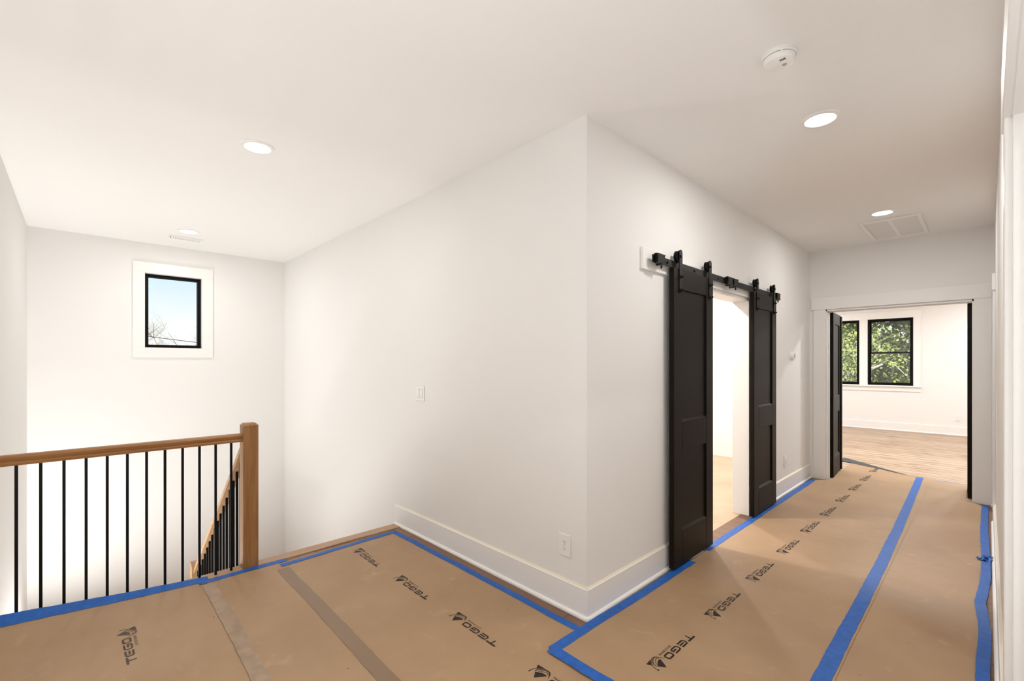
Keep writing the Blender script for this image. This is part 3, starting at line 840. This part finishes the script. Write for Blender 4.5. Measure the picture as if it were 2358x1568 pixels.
tape('clear_tape', [(-3.36, .592), (-2.7, .590), (-2.1, .575), (-.05, .56)], .070, 1, 'clear', 'glossy wrinkled tape seam nearest the guard railing', 'packing tape seams on the landing paper', jit=.003)
# flat strip coloured dark grey at the diagonal paper end inside the bedroom
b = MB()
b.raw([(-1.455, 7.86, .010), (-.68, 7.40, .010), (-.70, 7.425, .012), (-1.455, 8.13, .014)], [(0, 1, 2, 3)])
tag(b.build('grey_strip', 'dark_grey'), 'dark grey tapering strip along the paper end in the bedroom', 'tape')

# ------------------------------------------------------------------ recessed lamps, detectors, vents
def recessed(x, y, label, power, col=LAMP_COL):
    t = Thing('recessed_light', (x, y, HC), label, 'ceiling light', 'round recessed ceiling lights')
    b = MB(); b.lathe([(.072, -.002), (.074, -.008), (.088, -.008), (.096, -.004), (.097, 0)], (x, y, HC), 'Z', 40)
    # open ring: remove caps
    caps = [f for f in b.bm.faces if len(f.verts) > 8]
    bmesh.ops.delete(b.bm, geom=caps, context='FACES_ONLY')
    t.part('trim_ring', b, 'plastic', smooth=True)
    b = MB(); b.lathe([(0.001, -.005), (.05, -.0045), (.073, -.003)], (x, y, HC), 'Z', 40)
    t.part('lens', b, 'lens', 'glowing lens', smooth=True)
    ld = bpy.data.lights.new('recessed_lamp', 'AREA'); ld.shape = 'DISK'; ld.size = .14; ld.energy = power; ld.color = col
    lo = bpy.data.objects.new('recessed_lamp', ld); COL.objects.link(lo); lo.parent = t.e; lo.location = (0, 0, -.012)
    return t
recessed(-.640, 2.97, 'glowing recessed ceiling light nearest the smoke detector', LAMP_W * 1.05)
recessed(-.652, 5.21, 'recessed ceiling light beside the return air grille', LAMP_W * .8)
recessed(-.72, 7.75, 'added unseen recessed bedroom ceiling light just inside the double doors', LAMP_W * 5.2, (.98, .985, .985))  # added lamp, spills light through the doorway onto the hall floor
recessed(-3.15, .81, 'recessed ceiling light above the landing before the stairwell', LAMP_W * .6)
recessed(-5.65, .815, 'recessed ceiling light over the stairwell beside the register', LAMP_W * .75)
recessed(-.65, -.6, 'added unseen recessed ceiling light behind the viewer over the landing', LAMP_W)  # added lamp, out of view, for more light on the landing
for x, y, w_ in ((-3.0, 8.6, 'left side near the double doors'), (-3.0, 11.0, 'left side near the windows'), (0.2, 8.6, 'right side near the double doors'), (0.2, 11.0, 'right side near the window wall')):
    recessed(x, y, 'added unseen recessed bedroom ceiling light on the ' + w_, LAMP_W * 3.0, (.965, .985, 1))  # added lamps, out of view, to brighten the bedroom
recessed(-2.4, 3.33, 'added unseen recessed ceiling light just inside the room behind the sliding doors', LAMP_W * 3.8, (1, .985, .965))  # added lamp, spills light through the opening onto the hall floor
recessed(-3.2, 5.8, 'added unseen recessed ceiling light deep in the room behind the sliding doors', LAMP_W * 6.0, (1, .985, .965))  # added lamp, out of view, keeps the far wall white
for x, y, w_ in ((1.6, 0.6, 'near'), (2.6, 1.6, 'deep inside')):
    recessed(x, y, 'added unseen recessed ceiling light ' + w_ + ' the room beyond the right opening', LAMP_W * 1.5)  # added lamps, out of view, fill light through the right opening
# added unseen uplight low on the side wall, to brighten the stairwell
def added_linear_uplight(x0, x1, z, power):
    t = Thing('added_linear_light', ((x0 + x1) / 2, YL, z), 'added unseen upward lamp low on the stairwell side wall', 'added fill light')
    b = MB(); b.box(x0, x1, YL, YL + .02, z - .03, z + .03, .003); t.part('backplate', b, 'plastic')
    b = MB(); b.prism([(YL + .02, z - .03), (YL + .06, z - .03), (YL + .11, z + .03), (YL + .10, z + .03), (YL + .055, z - .018), (YL + .02, z - .018)], 'X', x0, x1); t.part('trough', b, 'plastic')
    b = MB(); b.box(x0 + .01, x1 - .01, YL + .025, YL + .095, z + .008, z + .012); t.part('diffuser', b, 'lens')
    ld = bpy.data.lights.new('added_linear_lamp', 'AREA'); ld.shape = 'RECTANGLE'; ld.size = x1 - x0 - .04; ld.size_y = .07; ld.energy = power; ld.color = (1, .99, .975)
    lo = bpy.data.objects.new('added_linear_lamp', ld); COL.objects.link(lo); lo.parent = t.e; lo.location = (0, .065, .036); lo.rotation_euler = (math.pi, 0, 0)
added_linear_uplight(-5.6, -4.1, -1.16, LINEAR_FILL_W)

# added unseen fill lights on the floor, to brighten ceiling and walls
def added_fill_light(x, y, power, label):
    t = Thing('added_fill_light', (x, y, .008), label, 'work light', 'added upward fill lights')
    for a in (0, 2.094, 4.189):
        b = MB(); b.tube([Vector((x + .04 * math.cos(a), y + .04 * math.sin(a), .20)), Vector((x + .20 * math.cos(a), y + .20 * math.sin(a), .012))], [.009, .009], 8); t.part('leg', b, 'hardware')
    b = MB(); b.lathe([(0, .17), (.06, .17), (.16, .26), (.165, .33), (.155, .33), (.15, .27), (0, .22)], (x, y, 0), 'Z', 36); t.part('reflector_bowl', b, 'hardware', smooth=True)
    b = MB(); b.lathe([(.001, .318), (.10, .318), (.150, .316)], (x, y, 0), 'Z', 36); t.part('diffuser', b, 'fill_diffuser', smooth=True)
    ld = bpy.data.lights.new('added_fill_lamp', 'AREA'); ld.shape = 'DISK'; ld.size = .28; ld.energy = power; ld.color = UP_COL
    lo = bpy.data.objects.new('added_fill_lamp', ld); COL.objects.link(lo); lo.parent = t.e; lo.location = (0, 0, .335); lo.rotation_euler = (math.pi, 0, 0)
added_fill_light(-.42, -.22, FILL_W, 'added round upward fill light on the landing paper behind the viewer')
added_fill_light(1.5, -.6, FILL_W * .9, 'added round upward fill light on the floor of the room beyond the opening')

# smoke detector
t = Thing('smoke_detector', (-.632, 2.222, HC), 'round white smoke detector on the hallway ceiling', 'smoke detector')
cx, cy = -.632, 2.222
b = MB(); b.lathe([(0, 0), (.068, 0), (.069, -.012), (.066, -.017), (0, -.017)], (cx, cy, HC), 'Z', 48); t.part('base', b, 'plastic', smooth=True)
b = MB(); b.lathe([(0, -.016), (.058, -.016), (.058, -.021), (0, -.021)], (cx, cy, HC), 'Z', 48); t.part('vent_gap', b, 'slot', 'dark slit around the body', smooth=True)
b = MB(); b.lathe([(0, -.020), (.063, -.020), (.063, -.028), (.056, -.040), (.045, -.044), (0, -.045)], (cx, cy, HC), 'Z', 48); body = t.part('body', b, 'plastic', smooth=True)
for k in range(4):
    a = math.radians(25 + 90 * k)
    b = MB(); b.box(-.004, .004, -.003, .003, -.022, -.014)
    for v in b.bm.verts: v.co = Matrix.Rotation(a, 3, 'Z') @ (v.co + Vector((0, .062, 0))) + Vector((cx, cy, HC))
    t.part('rib', b, 'plastic')
for k in range(4):
    b = MB(); b.box(cx + .012 + .006 * k, cx + .015 + .006 * k, cy - .036 , cy - .024, HC - .0462, HC - .044); t.part('sounder_slot', b, 'slot', parent=body)
b = MB(); b.lathe([(0, -.0462), (.009, -.0462), (.009, -.044), (0, -.044)], (cx + .018, cy + .012, HC), 'Z', 18); t.part('test_button', b, 'grey_plastic', parent=body)

# return air grille
gx0, gx1, gy0, gy1 = -.862, -.415, 5.455, 6.255
t = Thing('return_air_grille', ((gx0 + gx1) / 2, (gy0 + gy1) / 2, HC), 'rectangular white return air grille on the hall ceiling', 'air vent')
for nm, a in (('frame', (gx0, gx1, gy0, gy0 + .03)), ('frame', (gx0, gx1, gy1 - .03, gy1)), ('frame', (gx0, gx0 + .03, gy0 + .03, gy1 - .03)), ('frame', (gx1 - .03, gx1, gy0 + .03, gy1 - .03))):
    b = MB(); b.box(*a, HC - .016, HC, .003); t.part(nm, b, 'plastic')
b = MB(); b.box((gx0 + gx1) / 2 - .016, (gx0 + gx1) / 2 + .016, gy0 + .03, gy1 - .03, HC - .012, HC - .001, .002); t.part('centre_bar', b, 'plastic')
b = MB(); b.box(gx0 + .03, gx1 - .03, gy0 + .03, gy1 - .03, HC - .001, HC - .0003); t.part('backing', b, 'grey_plastic')
b = MB()
for k in range(46):
    y = gy0 + .035 + k * .0160
    for xx0, xx1 in ((gx0 + .03, (gx0 + gx1) / 2 - .016), ((gx0 + gx1) / 2 + .016, gx1 - .03)):
        b.raw([(xx0, y, HC - .002), (xx1, y, HC - .002), (xx1, y + .015, HC - .010), (xx0, y + .015, HC - .010)], [(0, 1, 2, 3)])
t.part('louvers', b, 'louver', kind='stuff')

# supply register over the stairwell
t = Thing('supply_register', (-6.0, .84, HC), 'slotted white supply register near the stairwell window', 'air vent')
rx0, rx1, ry0, ry1 = -6.06, -5.93, .69, .99
for a in ((rx0, rx1, ry0, ry0 + .014), (rx0, rx1, ry1 - .014, ry1), (rx0, rx0 + .02, ry0 + .014, ry1 - .014), (rx1 - .02, rx1, ry0 + .014, ry1 - .014)):
    b = MB(); b.box(*a, HC - .010, HC, .002); t.part('frame', b, 'plastic')
b = MB(); b.box(rx0 + .02, rx1 - .02, ry0 + .014, ry1 - .014, HC - .002, HC - .0005); t.part('slot_backing', b, 'slot')
for k in range(13):
    y = ry0 + .024 + k * .021
    b = MB(); b.raw([(rx0 + .02, y, HC - .002), (rx1 - .02, y, HC - .002), (rx1 - .02, y + .013, HC - .009), (rx0 + .02, y + .013, HC - .009), (rx0 + .02, y + .0015, HC - .002), (rx1 - .02, y + .0015, HC - .002), (rx1 - .02, y + .0145, HC - .009), (rx0 + .02, y + .0145, HC - .009)],
                    [(0, 1, 2, 3), (4, 5, 6, 7), (0, 1, 5, 4), (2, 3, 7, 6), (1, 2, 6, 5), (0, 3, 7, 4)]); t.part('vane', b, 'plastic')

# ------------------------------------------------------------------ switches and outlets
def wallplate(name, P, label, cat, kind, w=.075, h=.118, group='wall plates'):
    """P(u, d, v): u across, d out of wall, v up, centred"""
    org = P(0, 0, 0)
    t = Thing(name, org, label, cat, group)
    def pt(nm, u0, u1, d0, d1, v0, v1, m='plastic', bev=.0, lab=None, parent=None):
        b = MB(); b.box(u0, u1, d0, d1, v0, v1, bev, 2)
        for q in b.bm.verts: q.co = Vector(P(q.co.x, q.co.y, q.co.z))
        return t.part(nm, b, m, lab, parent=parent)
    pt('cover_plate', -w / 2, w / 2, 0, .007, -h / 2, h / 2, bev=.003)
    if kind == 'outlet':
        for vc in (.0195, -.0195):
            b = MB(); b.lathe([(0, .007), (.0172, .007), (.0168, .0095), (0, .0095)], (0, 0, 0), 'Y', 24, 1, .85)
            for q in b.bm.verts: q.co = Vector(P(q.co.x, q.co.y, q.co.z + vc))
            r = t.part('receptacle', b, 'plastic', smooth=True)
            pt('slot', -.0075, -.0055, .0094, .0099, vc - .001, vc + .007, 'slot', parent=r); pt('slot', .0055, .0075, .0094, .0099, vc - .001, vc + .006, 'slot', parent=r)
            pt('ground_hole', -.0022, .0022, .0094, .0099, vc - .0095, vc - .005, 'slot', parent=r)
        pt('screw', -.003, .003, .007, .008, -.003, .003, 'grey_plastic')
    else:
        us = (-.023, .023) if kind == 'double' else (0,)
        for i, uc in enumerate(us):
            pt('rocker_surround', uc - .0185, uc + .0185, .0068, .0078, -.035, .035, 'grey_plastic')
            b = MB(); s = 1 if i % 2 == 0 else -1
            b.prism([(.0072, -.033), (.0072, .033), (.0085 + .003 * (s > 0), .033), (.0095, 0), (.0085 + .003 * (s < 0), -.033)], 'X', uc - .0165, uc + .0165)
            for q in b.bm.verts: q.co = Vector(P(q.co.x, q.co.y, q.co.z))
            t.part('rocker', b, 'plastic')
    return t
wallplate('light_switch', lambda u, d, v: (-3.166 + u, YA - d, 1.150 + v), 'white double rocker switch on the landing wall', 'light switch', 'double', .122, .120)
wallplate('wall_outlet', lambda u, d, v: (-1.658 + u, YA - d, .361 + v), 'white outlet low on the landing wall near the corner', 'outlet', 'outlet', .080, .122)
wallplate('light_switch', lambda u, d, v: (XB + d, 6.245 - u, 1.135 + v), 'white switch plate on the hall wall beside the bedroom casing', 'light switch', 'single')
wallplate('wall_outlet', lambda u, d, v: (XB + d, 5.495 - u, .340 + v), 'white outlet low on the hall wall past the sliding doors', 'outlet', 'outlet')
wallplate('wall_outlet', lambda u, d, v: (-.405 + u, YF - d, .337 + v), 'white outlet under the bedroom window wall', 'outlet', 'outlet')
# thermostat
t = Thing('thermostat', (XB, 5.725, 1.474), 'rounded white thermostat on the hall wall past the sliding doors', 'thermostat')
b = MB(); b.lathe([(0, 0), (.050, 0), (.050, .008), (0, .008)], (XB, 5.725, 1.474), 'X', 32, .78, 1.05); t.part('backplate', b, 'plastic', smooth=True)
b = MB(); b.lathe([(0, .008), (.046, .008), (.047, .020), (.040, .030), (.028, .033), (0, .033)], (XB, 5.725, 1.474), 'X', 32, .78, 1.08); t.part('body', b, 'plastic', smooth=True)
b = MB(); b.lathe([(0, .0325), (.026, .0325), (.026, .034), (0, .034)], (XB, 5.725, 1.474), 'X', 32, .7, 1.05); t.part('display_rim', b, 'grey_plastic', smooth=True)

# ------------------------------------------------------------------ outdoors
b = MB(); b.box(-160, 120, -80, 160, -3.4, -3.2)
struct('ground', b, 'ground', 'grassy ground outside the house', 'ground')

def branch_tree(name, base, height, spread, label, group, bark, leaf=None, nleaf=0, leaf_size=.12, seed=1, r0=.16, levels=4, crown_lo=.25, vis=None):
    rnd = random.Random(seed)
    t = Thing(name, base, label, 'tree', group)
    b = MB(); tips = []
    def grow(p, d, L, r, lev):
        n = 4; pts = [p]; rr = [r]
        cur = Vector(p); dd = Vector(d)
        for i in range(n):
            dd = (dd + Vector((rnd.uniform(-.22, .22), rnd.uniform(-.22, .22), rnd.uniform(-.08, .16)))).normalized()
            cur = cur + dd * L / n; pts.append(cur.copy()); rr.append(r * (1 - .55 * (i + 1) / n))
        b.tube(pts, rr, 6 if lev < 2 else 4)
        if lev >= 2: tips.extend(pts[1:])
        if lev < levels:
            for k in range(rnd.randint(3, 4) if lev else 7):
                i = rnd.randint(1, n) if lev else rnd.randint(1, n)
                a = rnd.uniform(0, 2 * math.pi); el = rnd.uniform(.15, .75)
                nd = (Vector((math.cos(a), math.sin(a), el)) * .8 + dd * .35).normalized()
                grow(pts[i], nd, L * rnd.uniform(.42, .62) * spread if lev == 0 else L * rnd.uniform(.5, .72), rr[i] * .55, lev + 1)
    grow(Vector(base), Vector((0, 0, 1)), height, r0, 0)
    t.part('trunk', b, bark)
    if leaf:
        V = []; Fc = []
        for k in range(nleaf):
            c = rnd.choice(tips) + Vector((rnd.gauss(0, .28), rnd.gauss(0, .28), rnd.gauss(0, .24)))
            u = Vector((rnd.uniform(-1, 1), rnd.uniform(-1, 1), rnd.uniform(-1, 1))).normalized()
            w = u.cross(Vector((rnd.uniform(-1, 1), rnd.uniform(-1, 1), rnd.uniform(-1, 1)))).normalized()
            s = leaf_size * rnd.uniform(.6, 1.3)
            o = len(V); V += [c - u * s * .6, c - w * s * .3, c + u * s * .6, c + w * s * .3]; Fc.append((o, o + 1, o + 2, o + 3))
        me = bpy.data.meshes.new('leaves'); me.from_pydata([tuple(v - t.org) for v in V], [], Fc); me.materials.append(M[leaf])
        o = bpy.data.objects.new('leaves', me); COL.objects.link(o); o.parent = t.e; o['kind'] = 'stuff'
    return t
GT = 'trees outside the bedroom windows'
rows = [(-3.9, 17.5, 6.6, 'leaf1', 5200, .62, 'pale-branched leafy tree close outside, filling the partly hidden bedroom window'),
        (-1.6, 17.9, 6.4, 'leaf1', 5200, .62, 'pale-branched leafy tree close outside the fully visible bedroom window'),
        (-6.0, 23.0, 8.5, 'leaf2', 12000, .75, 'dark green tree at the left behind the pale-branched ones'),
        (-3.0, 24.5, 8.8, 'leaf1', 13000, .75, 'yellow-green tree in the middle beyond the bedroom'),
        (-.2, 23.5, 8.4, 'leaf2', 12000, .75, 'dark green tree at the right beyond the bedroom'),
        (-4.6, 31.0, 11, 'leaf2', 17000, .8, 'tall dark tree farthest back beyond the bedroom'),
        (-1.2, 31.5, 11, 'leaf1', 17000, .8, 'tall yellow-green tree farthest back at the right of the bedroom view')]
for i, (x, y, h, lf_, nl, sp, lab) in enumerate(rows):
    branch_tree('leafy_tree', (x, y, -3.2), h, sp, lab, GT, 'bark_red' if i in (4, 6) else 'bark', lf_, nl, .11 if i < 2 else .24, 40 + i, .15 if i < 2 else .2, 4 if i < 2 else 3)
for i in range(9):
    branch_tree('bare_tree', (-60 - 8 * (i % 3), 4.4 + i * .95, -3.2), 6.5 + (i * 37 % 5) * .25 + (.8 if i > 2 else 0), .55, ['first', 'second', 'third', 'fourth', 'fifth', 'sixth', 'seventh', 'eighth', 'ninth'][i] + ' bare tree from the left beyond the stairwell window', 'bare trees beyond the stairwell window', 'bark_far', None, 0, 0, 90 + i, .16, 4)
pts = [Vector((-30, y, 2.668 - .120 * (y - 3.68) + .004 * (y - 3.68) ** 2)) for y in [-6 + 1.0 * k for k in range(22)]]
b = MB(); b.tube(pts, [.018] * len(pts), 5)
tag(b.build('power_line', 'wire'), 'thin overhead power line outside the stairwell window', 'cable')
